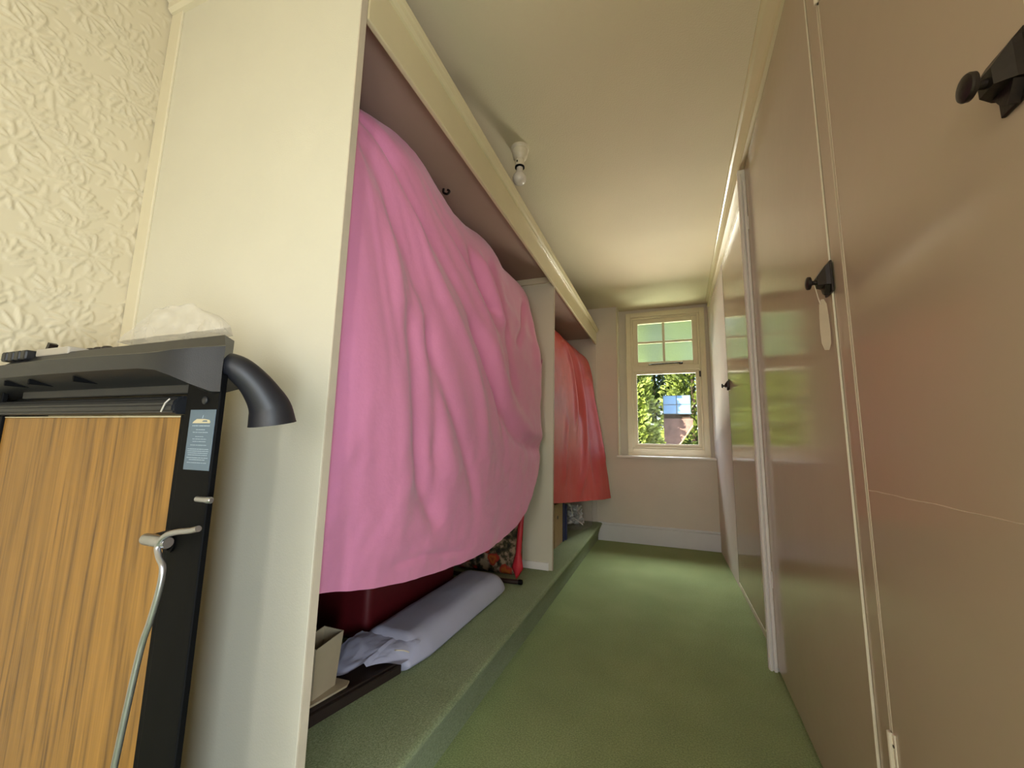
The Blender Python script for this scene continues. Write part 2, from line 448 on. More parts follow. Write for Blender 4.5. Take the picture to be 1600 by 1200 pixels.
# cornice on the right, closing from the near wall plane to the far one
bm = bmesh.new()
def cornice_ring(y, xl, zl, xu):
    d = xl - xu
    pts = [(xl + .03, zl), (xl, zl), (xl - .012, zl + .002), (xl - .016, zl + .012), (xl - d * .45, zl + (H - zl) * .5), (xl - d * .75, zl + (H - zl) * .72), (xu + .004, H - .012), (xu, H - .008), (xu, H - 0.0005), (xl + .03, H - 0.0005)]
    return [bm.verts.new((a, y, b)) for a, b in pts]
rs = [cornice_ring(y, *p) for y, p in ((0.5, (0.402, 2.425, 0.330)), (2.25, (0.418, 2.425, 0.362)), (4.40, (0.446, 2.385, 0.420)))]
for a, b in zip(rs, rs[1:]):
    for k in range(len(a)): bm.faces.new((a[k], a[(k + 1) % len(a)], b[(k + 1) % len(a)], b[k]))
bm.faces.new(rs[0]); bm.faces.new(rs[-1][::-1])
structure(finish('trim_1', bm, M['fascia']), 'cream moulded cornice above the cupboard doors')

# ------------------------------------------------------------------ window at the end of the corridor
win = bpy.data.objects.new('window_1', None); col.objects.link(win); win.location = (0.015, 4.56, 0.885); win['kind'] = 'structure'; win['label'] = 'cream framed window with four small panes above one large pane'
def frame_into(bm, x0, x1, z0, z1, w_, y0, y1, bev=0.003):
    box_into(bm, x0, x0 + w_, y0, y1, z0, z1, bev); box_into(bm, x1 - w_, x1, y0, y1, z0, z1, bev)
    box_into(bm, x0 + w_, x1 - w_, y0, y1, z0, z0 + w_, bev); box_into(bm, x0 + w_, x1 - w_, y0, y1, z1 - w_, z1, bev)
bm = bmesh.new(); box_into(bm, -0.385, 0.415, 4.547, 4.60, 0.8625, 0.886); frame_into(bm, -0.385, 0.415, 0.885, 2.432, 0.052, 4.545, 4.60); finish('casing', bm, M['window'], win)
bm = bmesh.new(); frame_into(bm, -0.333, 0.363, 0.937, 2.380, 0.022, 4.560, 4.62); finish('outer_frame', bm, M['window'], win)
box('transom', -0.322, 0.352, 4.552, 4.61, 1.768, 1.826, M['window'], win, 0.004)
sash = None
bm = bmesh.new(); frame_into(bm, -0.311, 0.341, 1.826, 2.358, 0.050, 4.572, 4.612); sash = finish('top_sash', bm, M['window'], win)
box('glazing_bar', -0.006, 0.020, 4.576, 4.608, 1.876, 2.308, M['window'], sash, 0.004)
box('glazing_bar', -0.261, -0.006, 4.577, 4.607, 2.082, 2.106, M['window'], sash, 0.004)
box('glazing_bar', 0.020, 0.291, 4.577, 4.607, 2.082, 2.106, M['window'], sash, 0.004)
for x0, x1 in ((-0.263, -0.004), (0.018, 0.293)):
    for z0, z1 in ((1.874, 2.084), (2.104, 2.310)):
        o = box('obscure_pane', x0, x1, 4.590, 4.594, z0, z1, M['obscure'], sash, 0)
bm = bmesh.new(); frame_into(bm, -0.311, 0.341, 0.959, 1.768, 0.030, 4.574, 4.612); cas = finish('casement', bm, M['window'], win)
box('pane', -0.283, 0.313, 4.590, 4.594, 0.987, 1.740, M['glass'], cas, 0)
bm = bmesh.new(); tube(bm, [(-0.15, 4.545, 1.838), (-0.05, 4.543, 1.842), (0.16, 4.545, 1.846)], 0.006, 8); tube(bm, [(-0.15, 4.548, 1.838), (-0.15, 4.575, 1.842)], 0.006, 8); finish('stay_bar', bm, M['iron'], win, True, 40)
bm = bmesh.new(); box_into(bm, 0.155, 0.19, 4.54, 4.56, 1.832, 1.852, 0.003); finish('stay_pin', bm, M['iron'], win)
box('hinge', 0.343, 0.358, 4.548, 4.562, 1.69, 1.75, M['iron'], win, 0.002)
box('window_sill', -0.486, 0.462, 4.372, 4.60, 0.842, 0.862, M['white'], win, 0.004)

# window behind the viewer, in the right wall
w2 = bpy.data.objects.new('window_2', None); col.objects.link(w2); w2.location = (0.49, -0.85, 0.12); w2['kind'] = 'structure'; w2['label'] = 'white side window behind the viewer'
bm = bmesh.new()
for a, b in ((-1.42, -1.37), (-1.00, -0.76), (-0.33, -0.28)): box_into(bm, 0.46, 0.52, a, b, 0.12, 1.72, .003)
for a, b in ((0.12, 0.17), (1.67, 1.72)): box_into(bm, 0.461, 0.519, -1.37, -0.33, a, b, .003)
finish('casing', bm, M['white'], w2)
for a, b in ((-1.375, -0.995), (-0.765, -0.325)): box('pane', 0.49, 0.493, a, b, 0.16, 1.68, M['glass'], w2, 0)

# ------------------------------------------------------------------ open built-in wardrobe on the left
wr = thing('open_wardrobe', 'cream painted open built-in wardrobe with tall side panel and long fascia on the green step', 'wardrobe', (-1.1, 2.5, 0.0))
sp = box('side_panel', -1.498, -0.692, 0.678, 0.700, 0.001, H - 0.001, M['panel'], wr, 0.0015)
box('edge_lipping', -0.6925, -0.6895, 0.6785, 0.6995, 0.002, H - 0.003, M['lipping'], sp, 0.0005)
box('corner_strip', -1.498, -1.442, 0.671, 0.6785, 0.001, H - 0.001, M['cream'], sp, 0.002)
bm = bmesh.new(); prism(bm, [(0.6785, 2.360), (0.664, 2.362), (0.655, 2.372), (0.655, 2.392), (0.648, 2.400), (0.648, 2.415), (0.6785, 2.415)], 'x', -1.492, -0.692)
finish('head_moulding', bm, M['cream'], sp)
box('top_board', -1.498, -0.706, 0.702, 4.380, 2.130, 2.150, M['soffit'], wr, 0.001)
fa = box('fascia', -0.705, -0.688, 0.702, 4.394, 2.060, 2.214, M['fascia'], wr, 0.004)
bm = bmesh.new(); prism(bm, [(-0.6885, 2.196), (-0.680, 2.197), (-0.672, 2.204), (-0.668, 2.214), (-0.664, 2.218), (-0.660, 2.228), (-0.664, 2.236), (-0.705, 2.236), (-0.705, 2.2145), (-0.6885, 2.2145)], 'y', 0.703, 4.392)
finish('fascia_moulding', bm, M['fascia'], fa)
dv = box('divider_panel', -1.498, -0.700, 2.612, 2.634, 0.176, 2.129, M['panel'], wr, 0.0015)
box('plinth_strip', -1.49, -0.722, 2.602, 2.6125, 0.176, 0.222, M['white'], dv, 0.002)
box('top_batten', -1.49, -0.720, 2.594, 2.6125, 2.088, 2.1295, M['cream'], dv, 0.002)
box('edge_lipping', -0.7005, -0.6975, 2.6125, 2.6335, 0.177, 2.05, M['lipping'], dv, 0.0005)
box('end_panel', -1.498, -0.690, 4.381, 4.3965, 0.176, 2.129, M['wall'], wr, 0.001)
bm = bmesh.new(); tube(bm, [(-1.10, 0.701, 2.035), (-1.10, 2.611, 2.035)], 0.0125, 12); finish('hanging_rail', bm, M['steel'], wr, True, 40)
bm = bmesh.new(); tube(bm, [(-1.10, 2.635, 1.99), (-1.10, 4.380, 1.99)], 0.0125, 12); finish('hanging_rail', bm, M['steel'], wr, True, 40)
bm = bmesh.new()
tube(bm, [(-0.925, 1.485, 2.131), (-0.925, 1.485, 2.112), (-0.905, 1.485, 2.100), (-0.895, 1.487, 2.112), (-0.905, 1.488, 2.122)], 0.0055, 8, 16)
finish('coat_hook', bm, M['iron'], wr, True, 40)

# ------------------------------------------------------------------ sheets over the clothes
def interp(tab, y):
    a = np.array(tab, float); return float(np.interp(y, a[:, 0], a[:, 1]))
def smooth_tab(tab, y):
    a = np.array(tab, float); n = 40
    xs = np.linspace(a[0, 0], a[-1, 0], n); ys = np.interp(xs, a[:, 0], a[:, 1])
    k = np.array([1, 2, 3, 2, 1]) / 9.0
    for _ in range(2): ys = np.convolve(np.pad(ys, 2, mode='edge'), k, 'valid')
    return float(np.interp(y, xs, ys))
# (polyline of a crease in (y, z), depth, half width); negative = valley
F1 = [([(0.91, 1.93), (1.041, 1.804), (1.245, 1.695), (1.602, 1.427), (1.80, 1.18), (1.9, .95)], -0.016, .035),
      ([(0.86, 1.93), (0.97, 1.80), (1.15, 1.64), (1.45, 1.38), (1.62, 1.1), (1.70, .85)], 0.014, .05),
      ([(0.80, 1.90), (0.962, 1.673), (1.119, 1.495), (1.20, 1.30), (1.27, 1.0), (1.33, .70)], -0.013, .04),
      ([(0.78, 1.85), (0.90, 1.64), (1.00, 1.40), (1.06, 1.15), (1.10, .85), (1.14, .6)], 0.014, .07),
      ([(1.04, 1.42), (1.102, 1.203), (1.214, 0.857), (1.35, 0.655)], -0.022, .045),
      ([(1.18, 1.42), (1.232, 1.284), (1.386, 1.074), (1.553, 0.833), (1.62, .7)], -0.014, .04),
      ([(1.12, 1.50), (1.17, 1.28), (1.30, 1.02), (1.45, 0.78)], 0.012, .05),
      ([(1.50, 1.50), (1.597, 1.413), (1.80, 1.20), (2.01, 1.034), (2.30, .955), (2.58, .95)], -0.020, .045),
      ([(1.60, 1.52), (1.75, 1.38), (1.95, 1.19), (2.2, 1.05), (2.5, 1.03)], 0.016, .06),
      ([(1.10, 1.92), (1.25, 1.86), (1.507, 1.77), (1.649, 1.68), (1.80, 1.50)], -0.012, .03),
      ([(1.0, 1.97), (1.2, 1.88), (1.42, 1.74), (1.66, 1.54), (1.83, 1.36)], 0.012, .045),
      ([(1.527, 1.86), (1.649, 1.736), (1.715, 1.655), (1.80, 1.60)], -0.022, .03),
      ([(1.75, 1.90), (1.84, 1.779), (1.94, 1.45), (2.047, 1.223)], -0.014, .045),
      ([(1.62, 1.88), (1.72, 1.76), (1.80, 1.64), (1.90, 1.55)], 0.018, .04),
      ([(2.268, 1.845), (2.182, 1.658), (2.06, 1.50)], -0.014, .03),
      ([(2.30, 1.90), (2.38, 1.70), (2.40, 1.40)], 0.012, .06),
      ([(0.81, 1.98), (0.90, 1.93), (1.00, 1.86)], -0.020, .03),
      ([(1.109, 0.585), (1.28, 0.578), (1.567, 0.530)], -0.008, .012),
      ([(0.83, 1.0), (0.835, .75), (0.83, .55)], 0.010, .07)]
def crease_field(folds, Y, Z):
    out = np.zeros_like(Y)
    for pl, amp, wd in folds:
        P = spline(pl, 40); best = np.full(Y.shape, 1e9); tt = np.zeros_like(Y)
        for i in range(len(P) - 1):
            a, b = P[i], P[i + 1]; d = b - a; L2 = (d ** 2).sum() + 1e-9
            t = np.clip(((Y - a[0]) * d[0] + (Z - a[1]) * d[1]) / L2, 0, 1)
            q = (Y - a[0] - t * d[0]) ** 2 + (Z - a[1] - t * d[1]) ** 2
            m = q < best; best[m] = q[m]; tt[m] = ((i + t) / (len(P) - 1))[m]
        fade = np.clip(np.minimum(tt, 1 - tt) * 5 + 0.15, 0, 1)
        out += amp * np.exp(-best / (wd * .9) ** 2) * fade
    return out

def sheet1():
    nu, nv = 230, 250
    V = np.zeros((nu, nv, 3))
    sh = [(0.70, 1.94), (0.87, 1.98), (1.0, 2.03), (1.12, 2.055), (1.25, 2.03), (1.38, 1.985), (1.55, 1.975), (1.75, 2.015), (1.9, 2.02), (2.05, 1.965), (2.2, 1.975), (2.4, 1.98), (2.6, 1.93)]
    hem = [(0.70, .61), (0.85, .59), (0.97, .555), (1.2, .515), (1.45, .49), (1.73, .485), (1.95, .50), (2.15, .545), (2.30, .65), (2.42, .78), (2.52, .95), (2.60, 1.2)]
    hx = [(0.70, -.86), (0.9, -.84), (1.2, -.81), (1.6, -.785), (2.0, -.765), (2.3, -.74), (2.6, -.725)]
    for i in range(nu):
        u = i / (nu - 1); y = 0.703 + u * (2.606 - 0.703)
        zs, zh, xh = smooth_tab(sh, y), smooth_tab(hem, y), smooth_tab(hx, y)
        e = max(0.0, (y - 2.42) / 0.19); rec = 0.10 * e ** 2.2
        xm = -0.775 + 0.045 * ((y - .7) / 1.9)
        P = spline([(-1.40, 1.35), (-1.33, 1.85), (-1.19, 2.045), (-1.06, 2.075), (-0.93, zs + .055), (-0.845, zs - .01), (-0.80, zs - .16), (xm - .01, 1.5), (xm, min(1.5, zh + .55)), (xh, zh)], nv * 2)
        # even arc length
        d = np.concatenate([[0], np.cumsum(np.hypot(*np.diff(P, axis=0).T))]); t = np.linspace(0, d[-1], nv)
        V[i, :, 0] = np.interp(t, d, P[:, 0]) - rec; V[i, :, 2] = np.interp(t, d, P[:, 1]); V[i, :, 1] = y
    front = np.clip((V[..., 0] + 1.0) / 0.12, 0, 1)
    V[..., 0] += crease_field(F1, V[..., 1], V[..., 2]) * front * 1.35
    for i in range(nu):
        for j in range(nv):
            x, y, z = V[i, j]
            th = math.atan2(y - .72, max(.03, 2.12 - z)); rd = math.hypot(y - .72, 2.12 - z)
            k = (0.011 * noise.noise(Vector((th * 11, rd * 1.1, 2.5))) + 0.003 * noise.noise(Vector((th * 24, rd * 1.6, 7.5)))) * min(1, rd * 1.6) * (1.0 if z > .9 else max(.25, (z - .45) / .45))
            k += 0.008 * fbm(y * 3.5 - z * 1.2, z * 2.2 + y, 1.0, 2) + 0.0022 * fbm(y * 14 - z * 3, z * 12, 4.0, 3) * (1.6 if z < 1.0 else .8)
            V[i, j, 0] += k * front[i, j]; V[i, j, 2] += 0.003 * fbm(y * 9, z * 3, 9.0, 2)
    V[..., 0] = np.minimum(V[..., 0], -0.708)
    bm = bmesh.new(); grid_mesh(bm, V)
    return bm
o = finish('dust_sheet', sheet1(), M['pink'], None, True)
tag_obj(o, 'large pink cotton dust sheet draped over hanging clothes in the near bay', 'sheet')

F2 = [([(3.30, 1.95), (3.45, 1.72), (3.50, 1.4), (3.46, 1.1)], 0.022, .05),
      ([(3.62, 1.95), (3.72, 1.6), (3.74, 1.2), (3.66, .8), (3.45, .55)], 0.030, .06),
      ([(3.50, 1.85), (3.60, 1.5), (3.62, 1.2)], -0.02, .05),
      ([(3.90, 1.85), (3.98, 1.4), (4.0, 1.0), (3.98, .6)], -0.03, .08),
      ([(3.20, 1.2), (3.10, .9), (3.02, .65)], 0.014, .06),
      ([(4.15, 1.7), (4.22, 1.2), (4.25, .7)], 0.03, .07)]
def sheet2():
    nu, nv = 150, 190
    V = np.zeros((nu, nv, 3))
    for i in range(nu):
        u = i / (nu - 1); y = 2.66 + u * (4.345 - 2.66)
        zh = interp([(2.66, .58), (3.2, .52), (3.7, .475), (4.1, .44), (4.35, .43)], y)
        s = max(0.0, (y - 3.5) / 0.85)
        xh = interp([(2.66, -.74), (3.3, -.71), (3.8, -.655), (4.2, -.575), (4.35, -.545)], y)
        P = spline([(-1.42, 1.2), (-1.33, 1.8), (-1.18, 1.995), (-1.07, 2.02), (-0.95, 1.99), (-0.86 + .05 * s, 1.92), (-0.79 + .05 * s, 1.74), (-0.745 + .05 * s, 1.40), ((xh - .745 + .05 * s) / 2, .95), (xh, zh)], nv * 2)
        d = np.concatenate([[0], np.cumsum(np.hypot(*np.diff(P, axis=0).T))]); t = np.linspace(0, d[-1], nv)
        V[i, :, 0] = np.interp(t, d, P[:, 0]); V[i, :, 2] = np.interp(t, d, P[:, 1]); V[i, :, 1] = y
    front = np.clip((V[..., 0] + 1.0) / 0.12, 0, 1)
    V[..., 0] += crease_field(F2, V[..., 1], V[..., 2]) * front * 1.2
    for i in range(nu):
        for j in range(nv):
            x, y, z = V[i, j]
            V[i, j, 0] += (0.010 * fbm(y * 3, z * 1.2, 3.0, 2) + 0.003 * fbm(y * 9, z * 7, 6.0, 3)) * front[i, j]
    bm = bmesh.new(); grid_mesh(bm, V)
    return bm
o = finish('dust_sheet', sheet2(), M['coral'], None, True)
tag_obj(o, 'coral red satin sheet draped over hanging clothes in the far bay by the window', 'sheet')

# ------------------------------------------------------------------ fitted cupboards on the right
def slab(name, p0, p1, th, z0, z1, m, parent, bev=0.0015):
    """upright board whose room face runs from p0 to p1 (x, y); thickness goes to +x."""
    bm = bmesh.new()
    prism(bm, [p0, p1, (p1[0] + th, p1[1]), (p0[0] + th, p0[1])], 'z', z0, z1)
    bmesh.ops.recalc_face_normals(bm, faces=bm.faces)
    if bev: bmesh.ops.bevel(bm, geom=list(bm.edges), offset=bev, segments=2, affect='EDGES', profile=0.5)
    return finish(name, bm, m, parent)

def latch(door, x, y, z, s=1.0):
    """surface turn catch at the edge of a door; the near end of its plate is at y."""
    bm = bmesh.new(); box_into(bm, x - .005, x, y, y + .050 * s, z - .040 * s, z + .042 * s, .0015); finish('latch_plate', bm, M['iron'], door)
    bm = bmesh.new()
    A = [(x - .004, y + .002, z - .020 * s), (x - .004, y + .046 * s, z - .020 * s), (x - .004, y + .046 * s, z + .034 * s), (x - .004, y + .002, z + .034 * s)]
    B = [(x - .014, y + .003, z - .019 * s), (x - .014, y + .045 * s, z - .019 * s), (x - .014, y + .045 * s, z + .030 * s), (x - .014, y + .003, z + .030 * s)]
    C = [(x - .030, y + .012 * s, z - .017 * s), (x - .030, y + .036 * s, z - .017 * s), (x - .030, y + .036 * s, z + .006 * s), (x - .030, y + .012 * s, z + .006 * s)]
    R = [[bm.verts.new(q) for q in L] for L in (A, B, C)]
    for a, b in zip(R, R[1:]):
        for k in range(4): bm.faces.new((a[k], a[(k + 1) % 4], b[(k + 1) % 4], b[k]))
    bm.faces.new(R[0][::-1]); bm.faces.new(R[2])
    finish('latch_body', bm, M['iron'], door)
    bm = bmesh.new(); prism(bm, [(y + .006, z - .018 * s), (y + .040 * s, z - .018 * s), (y + .030 * s, z - .036 * s), (y + .020 * s, z - .042 * s)], 'x', x - .016, x - .005); finish('catch_tongue', bm, M['iron'], door)
    c = (x - .030, y + .024 * s, z - .006 * s)
    bm = bmesh.new()
    lathe(bm, [(.006, 0), (.0055, .006), (.0065, .010), (.014, .0115), (.0165, .013), (.0168, .0175), (.0155, .0195), (.010, .0215), (.0, .0222)], c, (-1, 0, 0), 28)
    finish('knob', bm, M['iron'], door, True, 35)

nc = thing('fitted_cupboard', 'near run of glossy magnolia full-height cupboard with two flush doors and dark latches', 'cupboard', (0.46, 1.4, 0.0))
bm = bmesh.new(); prism(bm, [(0.4075, 0.0), (0.4040, 2.424), (0.48, 2.424), (0.48, 0.0)], 'y', 1.128, 1.188); st = finish('stile', bm, M['door'], nc)
# door post between the two runs, with a ridge
po = box('door_post', 0.396, 0.478, 2.236, 2.262, 0.0, 2.424, M['white'], nc, 0.002)
box('bead', 0.398, 0.410, 2.226, 2.237, 0.0, 2.40, M['white'], po, 0.004)
box('stop_moulding', 0.414, 0.428, 2.221, 2.237, 0.0, 2.36, M['white'], po, 0.004)
d2 = slab('door', (0.402, 1.193), (0.428, 2.232), 0.018, 0.022, 2.422, M['door'], nc)
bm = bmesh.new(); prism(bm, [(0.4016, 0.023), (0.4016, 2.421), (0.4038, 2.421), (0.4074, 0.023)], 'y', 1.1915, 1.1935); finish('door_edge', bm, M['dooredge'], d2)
latch(d2, 0.402, 1.174, 1.406)
for z in (2.11, 0.39):
    bm = bmesh.new(); tube(bm, [(0.427, 2.214, z - .035), (0.427, 2.214, z + .035)], 0.004, 8); finish('hinge', bm, M['white'], d2, True, 40)
d3 = slab('door', (0.409, 0.588), (0.409, 1.1225), 0.018, 0.012, 2.422, M['door'], nc)
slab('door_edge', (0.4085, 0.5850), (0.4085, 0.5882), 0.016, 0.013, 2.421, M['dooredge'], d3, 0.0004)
box('gap_highlight', 0.4085, 0.412, 1.1223, 1.1255, 0.35, 2.13, M['dooredge'], d3, 0.0003)  # pale strip drawn as the highlight along the door gap
latch(d3, 0.409, 0.587, 1.432)
for z0 in (2.135, 0.33):
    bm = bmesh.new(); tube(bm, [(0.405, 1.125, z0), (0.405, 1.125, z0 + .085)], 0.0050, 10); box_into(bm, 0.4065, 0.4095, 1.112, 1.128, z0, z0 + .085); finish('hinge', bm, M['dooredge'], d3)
    for dz in (.02, .062):
        bm = bmesh.new(); lathe(bm, [(.003, 0), (.003, .0012)], (0.4066, 1.117, z0 + dz), (-1, 0, 0), 10); finish('screw', bm, M['iron'], d3)
# hardboard seam across the near door
bm = bmesh.new()
n = 60; ys = np.linspace(0.604, 1.118, n); G = np.zeros((n, 3, 3))
for i, y in enumerate(ys):
    z = 0.892 + .002 * fbm(y * 14, 0, 3) ; t = .0012 + .0008 * fbm(y * 30, 2, 5)
    G[i] = [(0.4091, y, z - t), (0.4083, y, z), (0.4091, y, z + t)]
grid_mesh(bm, G); finish('panel_seam', bm, mat('seam_paint', 'c6b5a2', 0.3, 0.03, 20), d3)
box('near_frame', 0.4095, 0.48, 0.530, 0.5845, 0.0, 2.424, M['cream'], nc, 0.002)

fc = thing('fitted_cupboard', 'far narrow set-back glossy cupboard with one latched door beside the window', 'cupboard', (0.47, 2.83, 0.0))
d1 = slab('door', (0.450, 2.264), (0.450, 3.372), 0.018, 0.040, 2.375, M['door'], fc)
slab('door_edge', (0.4497, 3.3715), (0.4497, 3.3745), 0.012, 0.042, 2.374, M['iron'], d1, 0.0003)
latch(d1, 0.450, 3.318, 1.43, 0.95)
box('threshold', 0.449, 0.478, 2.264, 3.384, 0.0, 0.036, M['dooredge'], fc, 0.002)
box('head_rail', 0.451, 0.478, 2.264, 3.384, 2.378, 2.43, M['cream'], fc, 0.001)
box('jamb', 0.4505, 0.478, 3.3755, 3.387, 0.0, 2.43, M['door'], fc, 0.001)

kt = thing('key_tag', 'cream key tag on a white string hanging from the middle cupboard latch', 'tag', (0.388, 1.21, 1.26))
bm = bmesh.new(); tube(bm, [(0.3655, 1.197, 1.404), (0.370, 1.200, 1.390), (0.376, 1.204, 1.362), (0.381, 1.208, 1.345)], 0.0012, 6, 14); finish('string', bm, M['string'], kt, True)
bm = bmesh.new()
prof = [(.004, 1.358), (.010, 1.345), (.0125, 1.31), (.0135, 1.27), (.012, 1.242), (.006, 1.225)]
L = [(.386 - a * .8, z) for a, z in prof]; Rr = [(.386 + a * .8, z) for a, z in prof[::-1]]
prism(bm, L + Rr, 'y', 1.2076, 1.2088); finish('paper_tag', bm, M['tag'], kt)

# ------------------------------------------------------------------ ceiling lamp
cl = thing('ceiling_lamp', 'ivory batten lampholder with a bare opal bulb on the ceiling', 'lamp', (-0.655, 1.762, H))
c = (-0.655, 1.762, H)
bm = bmesh.new(); lathe(bm, [(.046, -.0005), (.046, .012), (.044, .018), (.041, .020), (.040, .030), (.038, .045), (.034, .058), (.026, .064), (.024, .068)], c, (0, 0, -1), 32); finish('rose', bm, M['ceramic'], cl, True, 50)
bm = bmesh.new(); lathe(bm, [(.022, .066), (.0225, .085), (.0235, .098), (.024, .106), (.022, .107)], c, (0, 0, -1), 28); finish('lampholder', bm, M['ceramic'], cl, True, 50)
bm = bmesh.new(); lathe(bm, [(.0245, .106), (.0248, .112), (.0245, .1125)], c, (0, 0, -1), 28); finish('shade_ring', bm, M['black'], cl, True, 50)
bm = bmesh.new(); box_into(bm, -0.664, -0.658, 1.738, 1.741, H - .092, H - .082); finish('terminal_slot', bm, M['black'], cl)
bm = bmesh.new(); lathe(bm, [(.016, .108), (.0165, .122), (.017, .134), (.023, .144), (.0310, .155), (.0350, .168), (.0340, .181), (.0285, .192), (.019, .199), (.009, .2015), (0, .202)], c, (0, 0, -1), 32); finish('light_bulb', bm, M['bulb'], cl, True, 60)

# ------------------------------------------------------------------ folded treadmill
tm = thing('treadmill', 'folded black treadmill with upright wood-grain deck against the embossed wall', 'treadmill', (-1.02, 0.44, 0.0))
def mirror(x): return -2.04 - x
dk = box('deck_board', -1.311, -0.729, 0.421, 0.441, 0.06, 1.008, M['wood'], tm, 0.001)
box('top_edge', -1.311, -0.729, 0.4205, 0.441, 1.0082, 1.0105, M['gold'], dk, 0.0003)
box('side_edge', -0.7289, -0.7270, 0.4205, 0.441, 0.06, 1.0105, M['gold'], dk, 0.0003)
for s in (0, 1):
    a, b = (-0.7268, -0.7155) if not s else (mirror(-0.7155), mirror(-0.7268))
    box('side_channel', a, b, 0.417, 0.460, 0.05, 1.012, M['black'], tm, 0.001)
    a, b = (-0.7150, -0.6370) if not s else (mirror(-0.6370), mirror(-0.7150))
    box('post', a, b, 0.415, 0.425, 0.0, 1.075, M['black'], tm, 0.002)
    box('post_flange', a, a + .004, 0.425, 0.455, 0.0, 1.06, M['black'], tm, 0.0005)
    box('foot', a - .01, b + .01, 0.35, 0.665, 0.0, 0.05, M['black'], tm, 0.008)
box('base_crossbar', mirror(-0.7150), -0.7150, 0.44, 0.48, 0.01, 0.048, M['black'], tm, 0.003)
box('upper_beam', -1.266, -0.7155, 0.424, 0.462, 1.047, 1.081, M['charcoal'], tm, 0.003)
bm = bmesh.new(); prism(bm, [(0.404, 1.016), (0.404, 1.028), (0.409, 1.038), (0.418, 1.043), (0.440, 1.043), (0.440, 1.014), (0.410, 1.013)], 'x', -1.322, -0.7275)
bmesh.ops.recalc_face_normals(bm, faces=bm.faces); bmesh.ops.bevel(bm, geom=list(bm.edges), offset=.003, segments=2, affect='EDGES'); lb = finish('lock_bar', bm, M['charcoal'], tm)
bm = bmesh.new(); tube(bm, [(-0.752, 0.4025, 1.016), (-0.744, 0.4025, 1.030), (-0.740, 0.406, 1.037)], .0012, 6); finish('bar_end_highlight', bm, M['grey'], lb)  # thin grey tube drawn as the highlight at the bar's slanted end
# console: swept section, lip deepest in the middle and a chin over each post
bm = bmesh.new()
stations = []
half = [(-0.628, .409, 1.046, 1.1165), (-0.640, .403, 1.046, 1.1155), (-0.665, .388, 1.056, 1.112), (-0.690, .373, 1.068, 1.107), (-0.715, .366, 1.076, 1.103), (-0.75, .363, 1.079, 1.102), (-0.85, .362, 1.080, 1.104), (-1.02, .361, 1.080, 1.106)]
full = half + [(mirror(x), y, a, b) for x, y, a, b in half[-2::-1]]
for x, y, zl, zu in full:
    k = min(1.0, (y < .38) * 1.0)
    pts = [(y, zl), (y - .001, (zl + zu) / 2), (y, zu), (y + .004, zu + .002), (.425, 1.124), (.445, 1.148), (.500, 1.155), (.500, 1.125), (.470, 1.06), (.430, min(zl, 1.062) - .002)]
    sx = lambda q: -1.02 + (x + 1.02) * np.interp(q, [.41, .445, .50], [1, .845, .70])
    stations.append([bm.verts.new((sx(p) if k_ < 8 else x * .9 - .102, p, q)) for k_, (p, q) in enumerate(pts)])
for a, b in zip(stations, stations[1:]):
    for k in range(len(a)): bm.faces.new((a[k], a[(k + 1) % len(a)], b[(k + 1) % len(a)], b[k]))
bm.faces.new(stations[0]); bm.faces.new(stations[-1][::-1])
con = finish('console', bm, M['charcoal'], tm, True, 28)
for x in (-1.19, -1.10, -0.95):
    box('underside_rib', x - .002, x + .002, 0.372, 0.42, 1.067, 1.0765, M['black'], con, 0.0005)
bm = bmesh.new(); box_into(bm, -1.292, -1.162, 0.440, 0.475, 1.143, 1.160, .003); finish('key_plate', bm, M['grey'], con)
bm = bmesh.new(); prism(bm, [(-1.292, 1.156), (-1.281, 1.178), (-1.272, 1.174), (-1.281, 1.154)], 'y', .452, .466); finish('lever', bm, M['iron'], con)
for k in range(5):
    bm = bmesh.new(); lathe(bm, [(.011, 0), (.010, .006), (.006, .009), (0, .0095)], (-1.24 + .030 * k, 0.485, 1.156 + .0004 * k), (0, -.2, 1), 14); finish('button', bm, M['iron'], con, True, 40)
for k in range(4):
    bm = bmesh.new(); box_into(bm, -1.40 + .028 * k, -1.378 + .028 * k, .425, .45, 1.135, 1.157, .004); finish('button', bm, M['charcoal'], con)
# hand grips behind the console
for s in (0, 1):
    f = (lambda x: x) if not s else mirror
    bm = bmesh.new()
    tube(bm, [(f(-0.650), 0.428, 1.094), (f(-0.636), 0.440, 1.086), (f(-0.626), 0.458, 1.068), (f(-0.620), 0.474, 1.047), (f(-0.618), 0.487, 1.026), (f(-0.617), 0.493, 1.001)], [.018, .021, .0235, .027, .032, .036], 20, 28)
    finish('hand_grip', bm, M['grip'], tm, True, 50)
# sticker on the right post
lab = box('rating_label', -0.6985, -0.6395, 0.4138, 0.4149, 0.9275, 1.0195, M['sticker'], tm, 0.0004)
bm = bmesh.new(); prism(bm, [(-0.690, 0.9985), (-0.6865, 1.0015), (-0.680, 1.0050), (-0.662, 1.0050), (-0.651, 1.0035), (-0.6485, 1.0000), (-0.650, 0.9985)], 'y', 0.4133, 0.4140); finish('emblem', bm, M['gold'], lab)
bm = bmesh.new(); prism(bm, [(-0.667, 1.0008), (-0.664, 1.0028), (-0.656, 1.0028), (-0.655, 1.0008)], 'y', 0.4130, 0.4135); finish('emblem_cutout', bm, M['sticker'], lab)
bm = bmesh.new(); prism(bm, [(-0.6685, 1.006), (-0.6668, 1.006), (-0.6655, 1.0115), (-0.6668, 1.0105)], 'y', 0.4133, 0.4140); finish('emblem_spire', bm, M['print'], lab)
rr = random.Random(3)
bm = bmesh.new()
